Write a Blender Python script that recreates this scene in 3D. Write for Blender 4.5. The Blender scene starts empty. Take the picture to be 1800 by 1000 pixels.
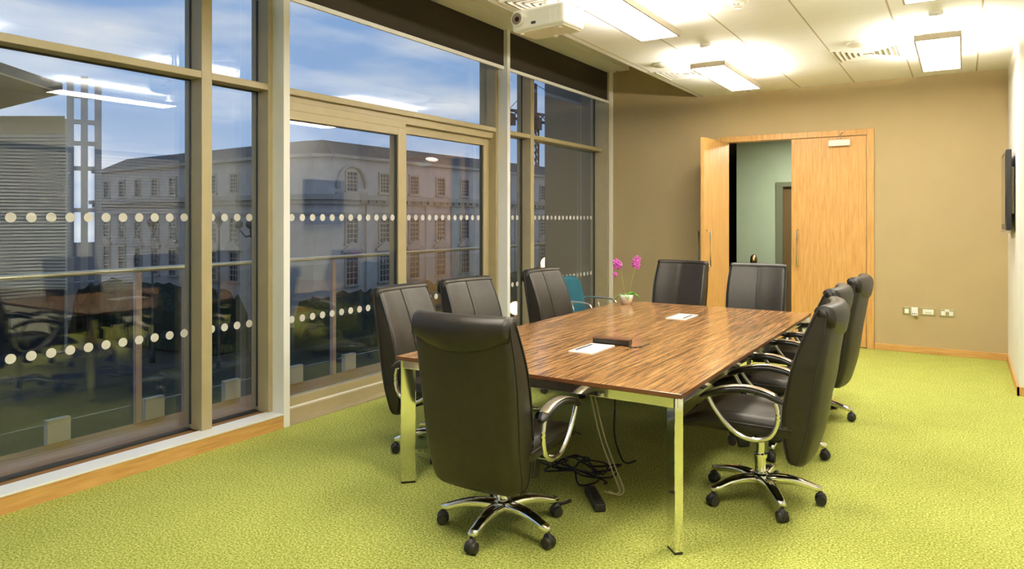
import bpy, bmesh, math, random
from mathutils import Vector, Matrix
random.seed(7)
S = bpy.context.scene
COL = S.collection
PI = math.pi

# ------------------------------------------------------------------ materials
def mat(name, col=(.8,.8,.8), rough=.5, metal=0., spec=.5, emit=None, estr=0.):
    m = bpy.data.materials.new(name); m.use_nodes = True
    b = m.node_tree.nodes['Principled BSDF']
    b.inputs['Base Color'].default_value = (*col, 1)
    b.inputs['Roughness'].default_value = rough
    b.inputs['Metallic'].default_value = metal
    b.inputs['Specular IOR Level'].default_value = spec
    if emit:
        b.inputs['Emission Color'].default_value = (*emit, 1)
        b.inputs['Emission Strength'].default_value = estr
    return m
def nodes(m): return m.node_tree.nodes, m.node_tree.links
def tex_coord(m, kind='Object', scale=(1,1,1), rot=(0,0,0)):
    n, l = nodes(m)
    tc = n.new('ShaderNodeTexCoord'); mp = n.new('ShaderNodeMapping')
    mp.inputs['Scale'].default_value = scale; mp.inputs['Rotation'].default_value = rot
    l.new(tc.outputs[kind], mp.inputs['Vector']); return mp.outputs['Vector']
def noise(m, vec, scale, detail=2, rough=.5, dist=0.):
    n, l = nodes(m)
    t = n.new('ShaderNodeTexNoise'); l.new(vec, t.inputs['Vector'])
    t.inputs['Scale'].default_value = scale; t.inputs['Detail'].default_value = detail
    t.inputs['Roughness'].default_value = rough; t.inputs['Distortion'].default_value = dist
    return t.outputs['Fac']
def ramp(m, fac, stops):
    n, l = nodes(m)
    r = n.new('ShaderNodeValToRGB'); e = r.color_ramp.elements
    while len(e) < len(stops): e.new(.5)
    for k, (p, c) in enumerate(stops):
        e[k].position = p; e[k].color = (*c, 1)
    l.new(fac, r.inputs['Fac']); return r.outputs['Color']
def base(m, col):
    n, l = nodes(m); l.new(col, n['Principled BSDF'].inputs['Base Color'])
def bump(m, h, strength=.2, dist=.01):
    n, l = nodes(m)
    b = n.new('ShaderNodeBump'); b.inputs['Strength'].default_value = strength; b.inputs['Distance'].default_value = dist
    l.new(h, b.inputs['Height']); l.new(b.outputs['Normal'], n['Principled BSDF'].inputs['Normal'])

def mottled(name, c1, c2, scale, rough=.6, bs=0., metal=0.):
    m = mat(name, c1, rough, metal)
    f = noise(m, tex_coord(m), scale, 3)
    base(m, ramp(m, f, [(.35, c1), (.65, c2)]))
    if bs: bump(m, f, bs, .004)
    return m

# carpet
M_carpet = mat('carpet_green', (.5,.52,.1), .95, spec=.1)
v = tex_coord(M_carpet)
f1 = noise(M_carpet, v, 95, 3, .75); f2 = noise(M_carpet, v, 5, 2)
c1 = ramp(M_carpet, f1, [(.34, (.15,.21,.022)), (.49, (.41,.44,.088)), (.62, (.73,.73,.25))])
n_, l_ = nodes(M_carpet)
mx = n_.new('ShaderNodeMix'); mx.data_type = 'RGBA'; mx.blend_type = 'MULTIPLY'; mx.inputs[0].default_value = .5
l_.new(c1, mx.inputs[6]); l_.new(ramp(M_carpet, f2, [(.3,(.85,.87,.8)),(.7,(1,1,1))]), mx.inputs[7]); base(M_carpet, mx.outputs[2])
bump(M_carpet, f1, .6, .012)

def wood(name, stops, scale, rough, sc=6, bs=0., dist=.3, spec=.5):
    m = mat(name, stops[0][1], rough, spec=spec)
    v = tex_coord(m, 'Object', scale)
    f = noise(m, v, sc, 6, .62, dist)
    base(m, ramp(m, f, stops))
    if bs: bump(m, f, bs, .002)
    return m
OAK = [(.32,(.50,.26,.075)),(.5,(.60,.335,.105)),(.68,(.66,.395,.14))]
M_oak_v = wood('oak_upright', OAK, (9,9,.55), .38)
M_oak_y = wood('oak_along_y', OAK, (9,.6,9), .4)
M_oak_x = wood('oak_along_x', OAK, (.6,9,9), .4)
M_table = mat('striped_dark_veneer', (.2,.1,.04), .17)
v = tex_coord(M_table, 'Object', (20,.75,20))
f1 = noise(M_table, v, 4, 3, .55); f2 = noise(M_table, tex_coord(M_table,'Object',(60,1.6,60)), 4, 2, .5); f3 = noise(M_table, tex_coord(M_table,'Object',(3,.5,3)), 3, 1)
n_, l_ = nodes(M_table)
ad = n_.new('ShaderNodeMath'); ad.operation = 'MULTIPLY_ADD'; ad.inputs[1].default_value = .45; l_.new(f2, ad.inputs[0]); l_.new(f1, ad.inputs[2])
base(M_table, ramp(M_table, ad.outputs[0], [(.56,(.075,.036,.015)),(.66,(.23,.112,.042)),(.73,(.40,.21,.078)),(.79,(.29,.15,.058)),(.88,(.50,.28,.115))]))
M_tedge = mat('table_edge_brown', (.13,.05,.018), .35)
M_deck = wood('deck_boards', [(.3,(.17,.075,.02)),(.55,(.30,.15,.04)),(.7,(.38,.20,.06))], (14,.5,14), .6, 5)
M_wallfar = mottled('tan_paint', (.435,.335,.178), (.447,.346,.185), 3, .85)
M_white = mottled('white_paint', (.80,.79,.75), (.82,.81,.77), 3, .8)
M_trimw = mat('white_metal', (.92,.91,.87), .42)
M_beige = mottled('champagne_metal', (.395,.33,.185), (.415,.345,.195), 8, .38, metal=.0)
M_dark = mat('dark_gasket', (.02,.02,.018), .6)
M_blind = mottled('brown_blind_fabric', (.026,.018,.009), (.032,.023,.012), 140, .85, .05)
M_leather = mottled('dark_brown_leather', (.010,.007,.0035), (.015,.011,.0055), 24, .45, .06)
M_leather.node_tree.nodes['Principled BSDF'].inputs['Specular IOR Level'].default_value = .48
M_pipe = mat('black_piping', (.010,.008,.006), .5)
M_chrome = mat('chrome', (.86,.84,.78), .08, 1.)
M_alu = mat('polished_aluminium', (.80,.77,.70), .2, 1.)
M_armtop = mat('bronze_arm_top', (.42,.36,.27), .28, .75)
M_black = mat('black_plastic', (.012,.011,.010), .42)
M_caster = mottled('caster_black', (.014,.012,.011), (.02,.018,.016), 30, .5)
M_glasst = None
M_teal = mottled('teal_fabric', (.002,.055,.085), (.003,.075,.11), 120, .9)
M_pot = mat('white_ceramic', (.85,.83,.80), .25)
M_leaf = mottled('orchid_leaf_green', (.08,.25,.015), (.16,.38,.03), 30, .4)
M_stem = mottled('orchid_stem', (.20,.17,.04), (.30,.26,.06), 40, .5)
M_petal = mottled('orchid_magenta', (.42,.05,.36), (.58,.14,.48), 60, .5)
M_projw = mat('white_plastic', (.84,.83,.79), .35)
M_lensd = mat('lens_glass', (.05,.02,.015), .05)
M_lensring = mat('lens_ring', (.35,.30,.24), .3, .6)
M_plate = mat('brushed_steel_plate', (.50,.46,.28), .35, .7)
M_plug = mat('white_plug', (.88,.86,.82), .35)
M_frameb = mat('luminaire_frame', (.42,.36,.25), .4, .3)
M_tv = mat('tv_bezel', (.012,.011,.012), .3)
M_screen = mat('tv_screen', (.006,.008,.02), .06)
M_mint = mottled('mint_green_paint', (.31,.40,.29), (.33,.42,.31), 4, .8)
M_jamb = mat('grey_green_jamb', (.12,.14,.09), .6)
M_brown = mat('brown_door', (.10,.065,.02), .5)
M_void = mottled('unlit_void', (.02,.013,.008), (.04,.026,.016), 6, .7)  # near-black brown stands for unlit space behind openings
M_brass = mat('brass', (.55,.42,.2), .25, 1.)
M_whitecable = mat('pale_cable', (.55,.50,.30), .5)
M_stone = mottled('pale_stone', (.47,.42,.37), (.53,.475,.42), 1.2, .85)
M_stone2 = mottled('stone_moulding', (.36,.32,.27), (.42,.37,.31), 2, .85)
M_roof = mottled('slate_roof', (.065,.06,.055), (.09,.085,.08), 2, .8)
M_pane = mat('dark_window_glass', (.03,.033,.04), .25)
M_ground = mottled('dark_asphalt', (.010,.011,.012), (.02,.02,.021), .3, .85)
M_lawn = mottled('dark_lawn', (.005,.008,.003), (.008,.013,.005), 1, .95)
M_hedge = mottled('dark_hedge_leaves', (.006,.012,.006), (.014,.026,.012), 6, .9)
M_lampost = mat('lamp_iron', (.03,.03,.035), .6)
M_lampglow = mat('lamp_globe_lit', (.9,.6,.3), .4, emit=(1,.50,.17), estr=9)
M_lampwhite = mat('lamp_head_pale', (.7,.7,.66), .4, emit=(1,.9,.75), estr=.5)
M_rail = mat('steel_rail', (.62,.58,.42), .3, .6)
M_poststeel = mat('post_steel', (.55,.42,.38), .35, .5)
M_block = mat('pale_block', (.40,.39,.35), .7)
M_crane = mottled('crane_red_oxide', (.12,.055,.04), (.16,.075,.05), 3, .7)
M_concrete = mottled('pale_render', (.42,.40,.36), (.46,.44,.40), .6, .9)
M_dot = mat('frosted_white_vinyl', (.62,.60,.57), .7)
M_endwall = mottled('grey_beige_cladding', (.24,.205,.15), (.26,.225,.165), 2, .8)
M_tanblock = mottled('tan_block_wall', (.76,.68,.50), (.80,.72,.54), .7, .9)
M_louvre = mat('mirrored_slat_line', (.12,.10,.07), .6)
M_bslat = mat('venetian_slat', (.72,.69,.62), .5)

# ceiling tiles with joints
M_ceil = mat('ceiling_tile', (.88,.87,.84), .9, spec=.2)
n_, l_ = nodes(M_ceil)
tc = n_.new('ShaderNodeTexCoord'); sx = n_.new('ShaderNodeSeparateXYZ'); l_.new(tc.outputs['Object'], sx.inputs[0])
def joint(out, off, w):
    a = n_.new('ShaderNodeMath'); a.operation = 'ADD'; a.inputs[1].default_value = -off + 60.0; l_.new(out, a.inputs[0])
    d = n_.new('ShaderNodeMath'); d.operation = 'DIVIDE'; d.inputs[1].default_value = .6; l_.new(a.outputs[0], d.inputs[0])
    f = n_.new('ShaderNodeMath'); f.operation = 'FRACT'; l_.new(d.outputs[0], f.inputs[0])
    s = n_.new('ShaderNodeMath'); s.operation = 'LESS_THAN'; s.inputs[1].default_value = w/.6; l_.new(f.outputs[0], s.inputs[0])
    return s.outputs[0]
jx = joint(sx.outputs['X'], -.480, .014); jy = joint(sx.outputs['Y'], 6.15, .006)
m1 = n_.new('ShaderNodeMix'); m1.data_type = 'RGBA'; l_.new(jy, m1.inputs[0])
m1.inputs[6].default_value = (.88,.87,.84,1); m1.inputs[7].default_value = (.76,.73,.66,1)
m2 = n_.new('ShaderNodeMix'); m2.data_type = 'RGBA'; l_.new(jx, m2.inputs[0])
l_.new(m1.outputs[2], m2.inputs[6]); m2.inputs[7].default_value = (.50,.43,.31,1)
base(M_ceil, m2.outputs[2])

# window glass : clear with mirror reflection following Fresnel
def glass_mat(name, ior, tint):
    m = bpy.data.materials.new(name); m.use_nodes = True
    n, l = nodes(m); n.clear()
    o = n.new('ShaderNodeOutputMaterial'); mix = n.new('ShaderNodeMixShader')
    t = n.new('ShaderNodeBsdfTransparent'); t.inputs['Color'].default_value = (*tint, 1)
    g = n.new('ShaderNodeBsdfGlossy'); g.inputs['Roughness'].default_value = 0.0; g.inputs['Color'].default_value = (1,1,1,1)
    geo = n.new('ShaderNodeNewGeometry'); fr = n.new('ShaderNodeFresnel')
    mm = n.new('ShaderNodeMix'); mm.data_type = 'FLOAT'; l.new(geo.outputs['Backfacing'], mm.inputs[0])
    mm.inputs[2].default_value = ior; mm.inputs[3].default_value = 1/ior
    l.new(mm.outputs[0], fr.inputs['IOR']); l.new(fr.outputs[0], mix.inputs[0])
    l.new(t.outputs[0], mix.inputs[1]); l.new(g.outputs[0], mix.inputs[2]); l.new(mix.outputs[0], o.inputs['Surface'])
    return m
M_glass = glass_mat('window_glass', 1.72, (.95,.96,.95))
M_glassr = glass_mat('balustrade_glass', 1.35, (.93,.95,.94))

WARM = (1.0, .935, .82)
def emat(name, col, s):
    m = bpy.data.materials.new(name); m.use_nodes = True
    n, l = nodes(m); n.clear()
    o = n.new('ShaderNodeOutputMaterial'); e = n.new('ShaderNodeEmission')
    e.inputs['Color'].default_value = (*col, 1); e.inputs['Strength'].default_value = s
    l.new(e.outputs[0], o.inputs['Surface']); return m
M_diff = emat('lit_diffuser', WARM, 16.0)
M_up = emat('lit_uplight', WARM, 70.0)
M_corr = emat('added_corridor_panel', (1,.93,.78), 40.0)

# ------------------------------------------------------------------ mesh helpers
def obj(name, bm, m, parent=None, smooth=False, loc=None, rot=None, bevel=0., seg=2, sub=0):
    if isinstance(bm, tuple):
        me = bpy.data.meshes.new(name); me.from_pydata(bm[0], [], bm[1]); me.update()
    else:
        bmesh.ops.recalc_face_normals(bm, faces=bm.faces)
        me = bpy.data.meshes.new(name); bm.to_mesh(me); bm.free()
    if isinstance(m, (list, tuple)):
        for q in m: me.materials.append(q)
    elif m: me.materials.append(m)
    if smooth:
        for p in me.polygons: p.use_smooth = True
    o = bpy.data.objects.new(name, me); COL.objects.link(o)
    if parent: o.parent = parent
    if loc: o.location = loc
    if rot: o.rotation_euler = rot
    if bevel:
        b = o.modifiers.new('bevel', 'BEVEL'); b.width = bevel; b.segments = seg; b.limit_method = 'ANGLE'; b.angle_limit = .6
    if sub:
        s = o.modifiers.new('sub', 'SUBSURF'); s.levels = sub; s.render_levels = sub
    return o
def empty(name, label=None, cat=None, loc=(0,0,0), rz=0., group=None, kind=None):
    o = bpy.data.objects.new(name, None); COL.objects.link(o)
    o.location = loc; o.rotation_euler = (0,0,rz); o.empty_display_size = .1
    return tag(o, label, cat, group, kind)
def tag(o, label=None, cat=None, group=None, kind=None):
    if label: o['label'] = label
    if cat: o['category'] = cat
    if group: o['group'] = group
    if kind: o['kind'] = kind
    return o
def struct(o, label=None, cat=None):
    o['kind'] = 'structure'
    if label: o['label'] = label
    if cat: o['category'] = cat
    return o
def BM(): return bmesh.new()
def box(bm, x0, x1, y0, y1, z0, z1):
    v = [bm.verts.new(p) for p in ((x0,y0,z0),(x1,y0,z0),(x1,y1,z0),(x0,y1,z0),(x0,y0,z1),(x1,y0,z1),(x1,y1,z1),(x0,y1,z1))]
    for f in ((0,3,2,1),(4,5,6,7),(0,1,5,4),(1,2,6,5),(2,3,7,6),(3,0,4,7)): bm.faces.new([v[i] for i in f])
    return bm
def bx(*a): return box(BM(), *a)
def ring_loft(bm, rings, closed=False, caps=True):
    R = [[bm.verts.new(p) for p in r] for r in rings]
    n = len(R[0])
    m = len(R)
    for i in range(m if closed else m-1):
        a, b = R[i], R[(i+1) % m]
        for k in range(n): bm.faces.new((a[k], a[(k+1)%n], b[(k+1)%n], b[k]))
    if caps and not closed:
        bm.faces.new(R[0][::-1]); bm.faces.new(R[-1])
    return bm
def catmull(pts, n=8):
    P = [Vector(p) for p in pts]; out = []
    for i in range(len(P)-1):
        p0 = P[max(i-1,0)]; p1 = P[i]; p2 = P[i+1]; p3 = P[min(i+2,len(P)-1)]
        for k in range(n):
            t = k/n
            out.append(.5*((2*p1)+(-p0+p2)*t+(2*p0-5*p1+4*p2-p3)*t*t+(-p0+3*p1-3*p2+p3)*t**3))
    out.append(P[-1]); return out
def tube(bm, pts, r, n=10, flat=1., up=(0,0,1)):
    """tube along points; r number or list; flat scales the section along the second axis"""
    P = [Vector(p) for p in pts]; rings = []
    U = Vector(up)
    for i, p in enumerate(P):
        t = (P[min(i+1,len(P)-1)] - P[max(i-1,0)]).normalized()
        a = t.cross(U)
        if a.length < .05: a = t.cross(Vector((1,0,0)))
        a.normalize(); b = a.cross(t).normalized()
        rr = r[i] if isinstance(r, (list,tuple)) else r
        rings.append([p + a*math.cos(q)*rr + b*math.sin(q)*rr*flat for q in (2*PI*k/n for k in range(n))])
    return ring_loft(bm, rings)
def cyl(bm, c0, c1, r0, r1=None, n=20):
    return tube(bm, [c0, c1], [r0, r1 if r1 is not None else r0], n)
def lathe(bm, prof, n=28, c=(0,0,0)):
    rings = [[(c[0]+r*math.cos(2*PI*k/n), c[1]+r*math.sin(2*PI*k/n), c[2]+z) for k in range(n)] for r, z in prof]
    return ring_loft(bm, rings)
def prism(bm, poly, z0, z1):
    a = [bm.verts.new((x,y,z0)) for x,y in poly]; b = [bm.verts.new((x,y,z1)) for x,y in poly]
    n = len(poly)
    for k in range(n): bm.faces.new((a[k], a[(k+1)%n], b[(k+1)%n], b[k]))
    bm.faces.new(a[::-1]); bm.faces.new(b); return bm
def sphere(bm, c, r, sx=1, sy=1, sz=1, u=12, w=8):
    mt = Matrix.Translation(c) @ Matrix.Diagonal((sx*r, sy*r, sz*r, 1))
    bmesh.ops.create_uvsphere(bm, u_segments=u, v_segments=w, radius=1, matrix=mt); return bm

# ------------------------------------------------------------------ camera
H = 1.52; F = 1253.0; TH = math.atan(792/1253)
cam = bpy.data.cameras.new('camera'); cam.sensor_width = 36; cam.lens = F/1800*36
cam.shift_x = 0; cam.shift_y = -117/1800; cam.clip_start = .05; cam.clip_end = 1000
co = bpy.data.objects.new('camera', cam); COL.objects.link(co)
co.location = (0,0,H); co.rotation_euler = (PI/2, 0, TH); S.camera = co

# ------------------------------------------------------------------ room shell
XW, XR, YF, ZC = -4.15, .41, 9.23, 3.11
XA, YA, YB = 1.30, 7.47, -2.6      # alcove wall, alcove return, wall behind the camera
ZT = 3.75
struct(obj('floor', bx(-4.48, XA+.2, YB-.2, YF+.02, -.12, 0), M_carpet), 'speckled green carpet covering the whole room floor', 'carpet')
bm = bx(-2.92, XA+.2, YB-.2, YF+.02, ZC, ZC+.06)
box(bm, -2.94, -2.92, YB-.2, YF+.02, ZC-.0, ZT)
struct(obj('ceiling', bm, M_ceil), 'white suspended tile ceiling with a square grid of joints', 'ceiling')
struct(obj('ceiling_recess', bx(-4.5, -2.94, YB-.2, YF+.02, ZT, ZT+.1), M_white), 'higher plaster ceiling strip over the window wall', 'ceiling')
DX0, DX1, DZ = -2.60, -.936, 2.494
bm = bx(-4.48, DX0, YF, YF+.14, -.1, ZT+.1); box(bm, DX1, XA+.2, YF, YF+.14, -.1, ZT+.1); box(bm, DX0, DX1, YF, YF+.14, DZ, ZT+.1)
struct(obj('wall_far', bm, M_wallfar), 'tan painted far wall around the oak double door', 'wall')
bm = bx(XR, XR+.14, YA, YF, 0, ZC); box(bm, XR+.14, XA+.2, YA, YA+.14, 0, ZC)
struct(obj('wall_right', bm, M_white), 'white wall carrying the flat screen at the right edge', 'wall')
bm = bx(XA, XA+.15, YB, YA, 0, .25); box(bm, XA, XA+.15, YB, YA, 2.47, ZC)
for y0, y1 in ((YB,3.55),(5.0,5.2),(7.0,YA)): box(bm, XA, XA+.15, y0, y1, .25, 2.47)
struct(obj('wall_side', bm, M_white))
struct(obj('wall_back', bx(-4.48, XA+.2, YB-.15, YB, 0, ZT), M_white))
# glazed partition with venetian blinds in the side wall (seen mirrored in the windows)
for k, (y0, y1) in enumerate(((3.55,5.0),(5.2,7.0))):
    w = struct(empty('window_%d' % (4+k), loc=(XA, (y0+y1)/2, .25)))
    h = (y1-y0)/2
    b = bx(.02,.09,-h,-h+.05,0,2.22); box(b,.02,.09,h-.05,h,0,2.22); box(b,.02,.09,-h,h,2.16,2.22); box(b,.02,.09,-h,h,0,.05)
    obj('frame', b, M_dark, w)
    b = BM()
    for i in range(48):
        z = .08 + i*.0433
        vs = [b.verts.new(p) for p in ((.028,-h+.05,z),(.05,-h+.05,z+.038),(.05,h-.05,z+.038),(.028,h-.05,z))]
        b.faces.new(vs)
    obj('venetian_blind', b, M_bslat, w)
    obj('backing', bx(.10,.12,-h,h,0,2.22), M_void, w)

struct(obj('baseboard_window', bx(XW-.02, XW, YB, 3.476, 0, .092), M_oak_y), 'oak baseboard below the white window sill', 'baseboard')
bm = bx(DX1+.075, XR, YF-.018, YF, 0, .075); box(bm, XW, DX0-.07, YF-.018, YF, 0, .075)
struct(obj('baseboard_far', bm, M_oak_x, bevel=.004), 'oak baseboard along the tan far wall', 'baseboard')
bm = bx(XR-.016, XR, YA-.016, YF-.018, 0, .075); box(bm, XR-.016, XA, YA-.016, YA, 0, .075)
struct(obj('baseboard_right', bm, M_oak_y), 'oak baseboard turning the corner of the white wall', 'baseboard')

# ------------------------------------------------------------------ window wall
XF, XG = -4.27, -4.41        # frame front and glass
C1 = (3.476, 3.533); C2 = (6.474, 6.531); C0 = (.50, .557)
for k, (a, b_) in enumerate((C0, C1, C2)):
    struct(obj('trim_%d' % (k+1), bx(XF-.16, XW, a, b_, 0, 3.56), M_trimw, bevel=.003), ['','white upright post between the fixed glazing and the sliding door','white upright post between the sliding door and the end window'][k] or None, 'post')
struct(obj('trim_4', bx(XW-.045, XW+.0, YF-.045, YF, 0, 3.56), M_trimw, bevel=.003), 'slim white upright trim where the glazing meets the tan wall', 'trim')
# white sill strips
bm = bx(XF-.03, XW+.004, C0[1], C1[0], .092, .104)
struct(obj('trim_5', bm, M_trimw, bevel=.002), 'white window sill strip above the oak baseboard', 'sill')
# pelmet over the blinds
bm = bx(XF-.2, -3.87, YB, YF-.10, 3.555, 3.70); box(bm, -4.02, -3.87, YB, YF-.10, 3.545, 3.556); box(bm, XF-.2, -4.10, YB, YF-.0, 3.56, 3.75)
struct(obj('trim_6', bm, M_trimw), 'pale pelmet box running above the dark blinds', 'pelmet')
# upstand under fixed glazing
struct(obj('wall_window', bx(XG-.1, XF-.0, C0[1], C1[0], 0, .092), M_deck))

def dots(win, y0, y1, name='dots'):
    bm = BM(); off = 1.827
    k0 = math.ceil((y0+.028-off)/.1027); k1 = math.floor((y1-.028-off)/.1027)
    for z in (1.523, .75):
        for k in range(k0, k1+1):
            y = off + k*.1027
            a = [bm.verts.new((XG+.0165, y+.0275*math.cos(2*PI*i/20), z+.0275*math.sin(2*PI*i/20))) for i in range(20)]
            b = [bm.verts.new((XG+.0155, y+.0275*math.cos(2*PI*i/20), z+.0275*math.sin(2*PI*i/20))) for i in range(20)]
            bm.faces.new(a)
            for i in range(20): bm.faces.new((a[i], a[(i+1)%20], b[(i+1)%20], b[i]))
    o = obj(name, bm, M_dot, win); return o
def pane(win, y0, y1, z0, z1, x=XG):
    return obj('pane', bx(x-.012, x+.012, y0, y1, z0, z1), M_glass, win)
def frame_bars(win, name, boxes):
    b = BM()
    for q in boxes: box(b, *q)
    return obj(name, b, M_beige, win, bevel=.003)
ZH = 3.60
# bay 1
w1 = struct(empty('window_1', 'large fixed window left of the first white post, with white dot rows', 'window'))
frame_bars(w1, 'frame', [(XG-.05,XF,C0[1],C0[1]+.04,.10,ZH),(XG-.05,XF,3.437,C1[0],.10,ZH),(XG-.05,XF,C0[1],C1[0],ZH-.05,ZH)])
frame_bars(w1, 'mullion', [(XG-.05,XF,2.90,2.978,.10,ZH),(XG-.05,XF,1.60-.55,1.60-.47,.10,ZH)])
frame_bars(w1, 'transom', [(XG-.05,XF-.002,C0[1]+.04,2.90,2.45,2.497)])
frame_bars(w1, 'transom', [(XG-.05,XF-.002,2.978,3.437,2.45,2.497)])
b = BM()
for y in (2.893, 3.430):
    box(b, XG+.012, XG+.024, y, y+.008, .135, 2.45); box(b, XG+.012, XG+.024, y, y+.008, 2.497, ZH)
box(b, XG+.012, XG+.024, C0[1], 2.9, 2.442, 2.45); box(b, XG+.012, XG+.024, 2.978, 3.437, 2.442, 2.45)
box(b, XG-.02, XG+.02, C0[1], C1[0], .09, .108)
obj('gasket', b, M_dark, w1)
for y0, y1 in ((1.13,2.90),(2.978,3.437)):
    pane(w1, y0, y1, .108, 2.45); pane(w1, y0, y1, 2.497, ZH)
    dots(w1, y0, y1)
pane(w1, C0[1], 1.05, .1, ZH)
# bay 2 : sliding door
w2 = struct(empty('window_2', 'sliding glazed door between the two white posts', 'sliding door'))
frame_bars(w2, 'frame', [(XG-.08,XF,6.434,C2[0],0,ZH),(XG-.08,XF,C1[1],C1[1]+.03,0,ZH),(XG-.08,XF,C1[1],C2[0],ZH-.05,ZH)])
frame_bars(w2, 'transom', [(XG-.08,XF,C1[1]+.03,6.434,2.45,2.497)])
frame_bars(w2, 'door_head', [(XG-.08,XF-.04,C1[1]+.03,6.434,2.38,2.45),(XG-.05,XF-.02,C1[1]+.03,4.98,2.335,2.40)])
b = bx(XG-.12, XF+.02, C1[1], C2[0], 0, .085); obj('threshold', b, M_beige, w2)
b = bx(XG-.05, XF-.01, C1[1]+.03, 6.434, .085, .097); obj('track', b, M_trimw, w2)
b = bx(XF, XW, C1[1], C2[0], 0, .012); obj('floor_strip', b, M_beige, w2)
leafL = obj('door_leaf', (lambda b: (box(b,-4.34,-4.285,4.868,4.98,.097,2.335), box(b,-4.34,-4.285,C1[1]+.03,C1[1]+.06,.097,2.335), box(b,-4.34,-4.285,C1[1]+.06,4.868,.097,.165), box(b,-4.34,-4.285,C1[1]+.06,4.868,2.265,2.335), b)[-1])(BM()), M_beige, w2, bevel=.004)
leafR = obj('door_leaf', (lambda b: (box(b,-4.42,-4.36,6.33,6.434,.097,2.38), box(b,-4.42,-4.36,4.90,4.99,.097,2.38), box(b,-4.42,-4.36,4.99,6.33,.097,.165), box(b,-4.42,-4.36,4.99,6.33,2.30,2.38), b)[-1])(BM()), M_beige, w2, bevel=.004)
p = pane(w2, C1[1]+.06, 4.868, .165, 2.265, -4.315); p.parent = leafL
p = pane(w2, 4.99, 6.33, .165, 2.30, -4.39); p.parent = leafR
pane(w2, C1[1]+.03, 6.434, 2.497, ZH)
d = dots(w2, C1[1]+.06, 4.868); d.location.x = .095
d = dots(w2, 4.99, 6.33); d.location.x = .02
b = BM(); box(b, -4.33, -4.30, 4.860, 4.868, .165, 2.265); box(b, -4.33, -4.30, C1[1]+.06, 4.868, 2.257, 2.265); box(b, -4.41, -4.377, 6.322, 6.33, .165, 2.30)
obj('gasket', b, M_dark, w2)
# bay 3
w3 = struct(empty('window_3', 'narrow end window between the second white post and the tan wall', 'window'))
y3a = 6.531; 
frame_bars(w3, 'frame', [(XG-.05,XF,y3a,y3a+.03,.10,ZH),(XG-.05,XW-.045,YF-.10,YF-.0,.10,ZH),(XG-.05,XF,y3a,YF-.045,0,.14),(XG-.05,XF,y3a,YF-.045,ZH-.05,ZH)])
frame_bars(w3, 'mullion', [(XG-.05,XF,7.165,7.245,.14,ZH)])
frame_bars(w3, 'transom', [(XG-.05,XF-.002,y3a+.03,7.165,2.45,2.497)])
frame_bars(w3, 'transom', [(XG-.05,XF-.002,7.245,YF-.10,2.45,2.497)])
for y0, y1 in ((y3a+.03,7.165),(7.245,YF-.10)):
    pane(w3, y0, y1, .14, 2.45); pane(w3, y0, y1, 2.497, ZH); dots(w3, y0, y1)
b = BM()
for y in (7.158, YF-.108):
    box(b, XG+.012, XG+.024, y, y+.007, .14, 2.45); box(b, XG+.012, XG+.024, y, y+.007, 2.497, ZH)
obj('gasket', b, M_dark, w3)
# blinds
def blind(y0, y1, lab):
    r = empty('roller_blind', lab, 'blind', (-4.2, (y0+y1)/2, 3.125), 0, 'dark roller blinds over the window wall')
    h = (y1-y0)/2
    obj('fabric', bx(-.004,.004,-h,h,.03,.425), M_blind, r)
    obj('bottom_bar', bx(-.013,.013,-h,h,0,.036), M_trimw, r, bevel=.004)
    return r
blind(C0[1]+.005, C1[0]-.005, 'dark brown roller blind above the large fixed window')
blind(C1[1]+.005, C2[0]-.005, 'dark brown roller blind with white bar over the sliding door')
blind(C2[1]+.005, YF-.05, 'dark brown roller blind over the narrow end window')

# ------------------------------------------------------------------ door in the far wall
dr = struct(empty('door_1', 'oak double door, left leaf open, right leaf closed', 'door', (0, YF, 0)))
b = bx(DX1-.005, DX1+.07, -.02, .14, 0, DZ+.065); box(b, DX0-.07, DX0+.02, -.02, .14, 0, DZ+.065); box(b, DX0+.02, DX1-.005, -.02, .14, DZ-.005, DZ+.065)
obj('door_frame', b, M_oak_v, dr, bevel=.003)
lr = obj('door_leaf', bx(-1.776, DX1-.012, .0, .045, .008, DZ-.012), M_oak_v, dr, bevel=.002)
def pull(x, y, sgn, par):
    b = BM(); tube(b, [(x,y,.93),(x,y-sgn*.05,.94),(x,y-sgn*.05,1.36),(x,y,1.37)], .011, 10); return obj('pull_handle', b, M_alu, par, smooth=True)
pull(-1.705, .0, 1, lr)
b = bx(-1.35,-1.115,-.055,0,2.372,2.444)
cl = obj('door_closer', b, M_plug, lr, bevel=.006); 
b = BM(); tube(b, [(-1.21,-.03,2.444),(-1.23,-.05,2.49),(-1.20,-.02,2.53)], .008, 8); obj('closer_arm', b, M_frameb, cl)
# open leaf in local frame: hinge at its origin
ll = obj('door_leaf', bx(0, .835, 0, .045, .008, DZ-.012), M_oak_v, dr, bevel=.002, loc=(DX0+.022, -.004, 0), rot=(0,0,math.radians(-94.5)))
pull(.765, 0, 1, ll); pull(.765, .045, -1, ll)
b = BM()
for z in (.25, 1.25, 2.25): cyl(b, (DX1-.006,-.006,z), (DX1-.006,-.006,z+.1), .008, n=10)
obj('hinge', b, M_plate, dr, smooth=True)

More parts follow.
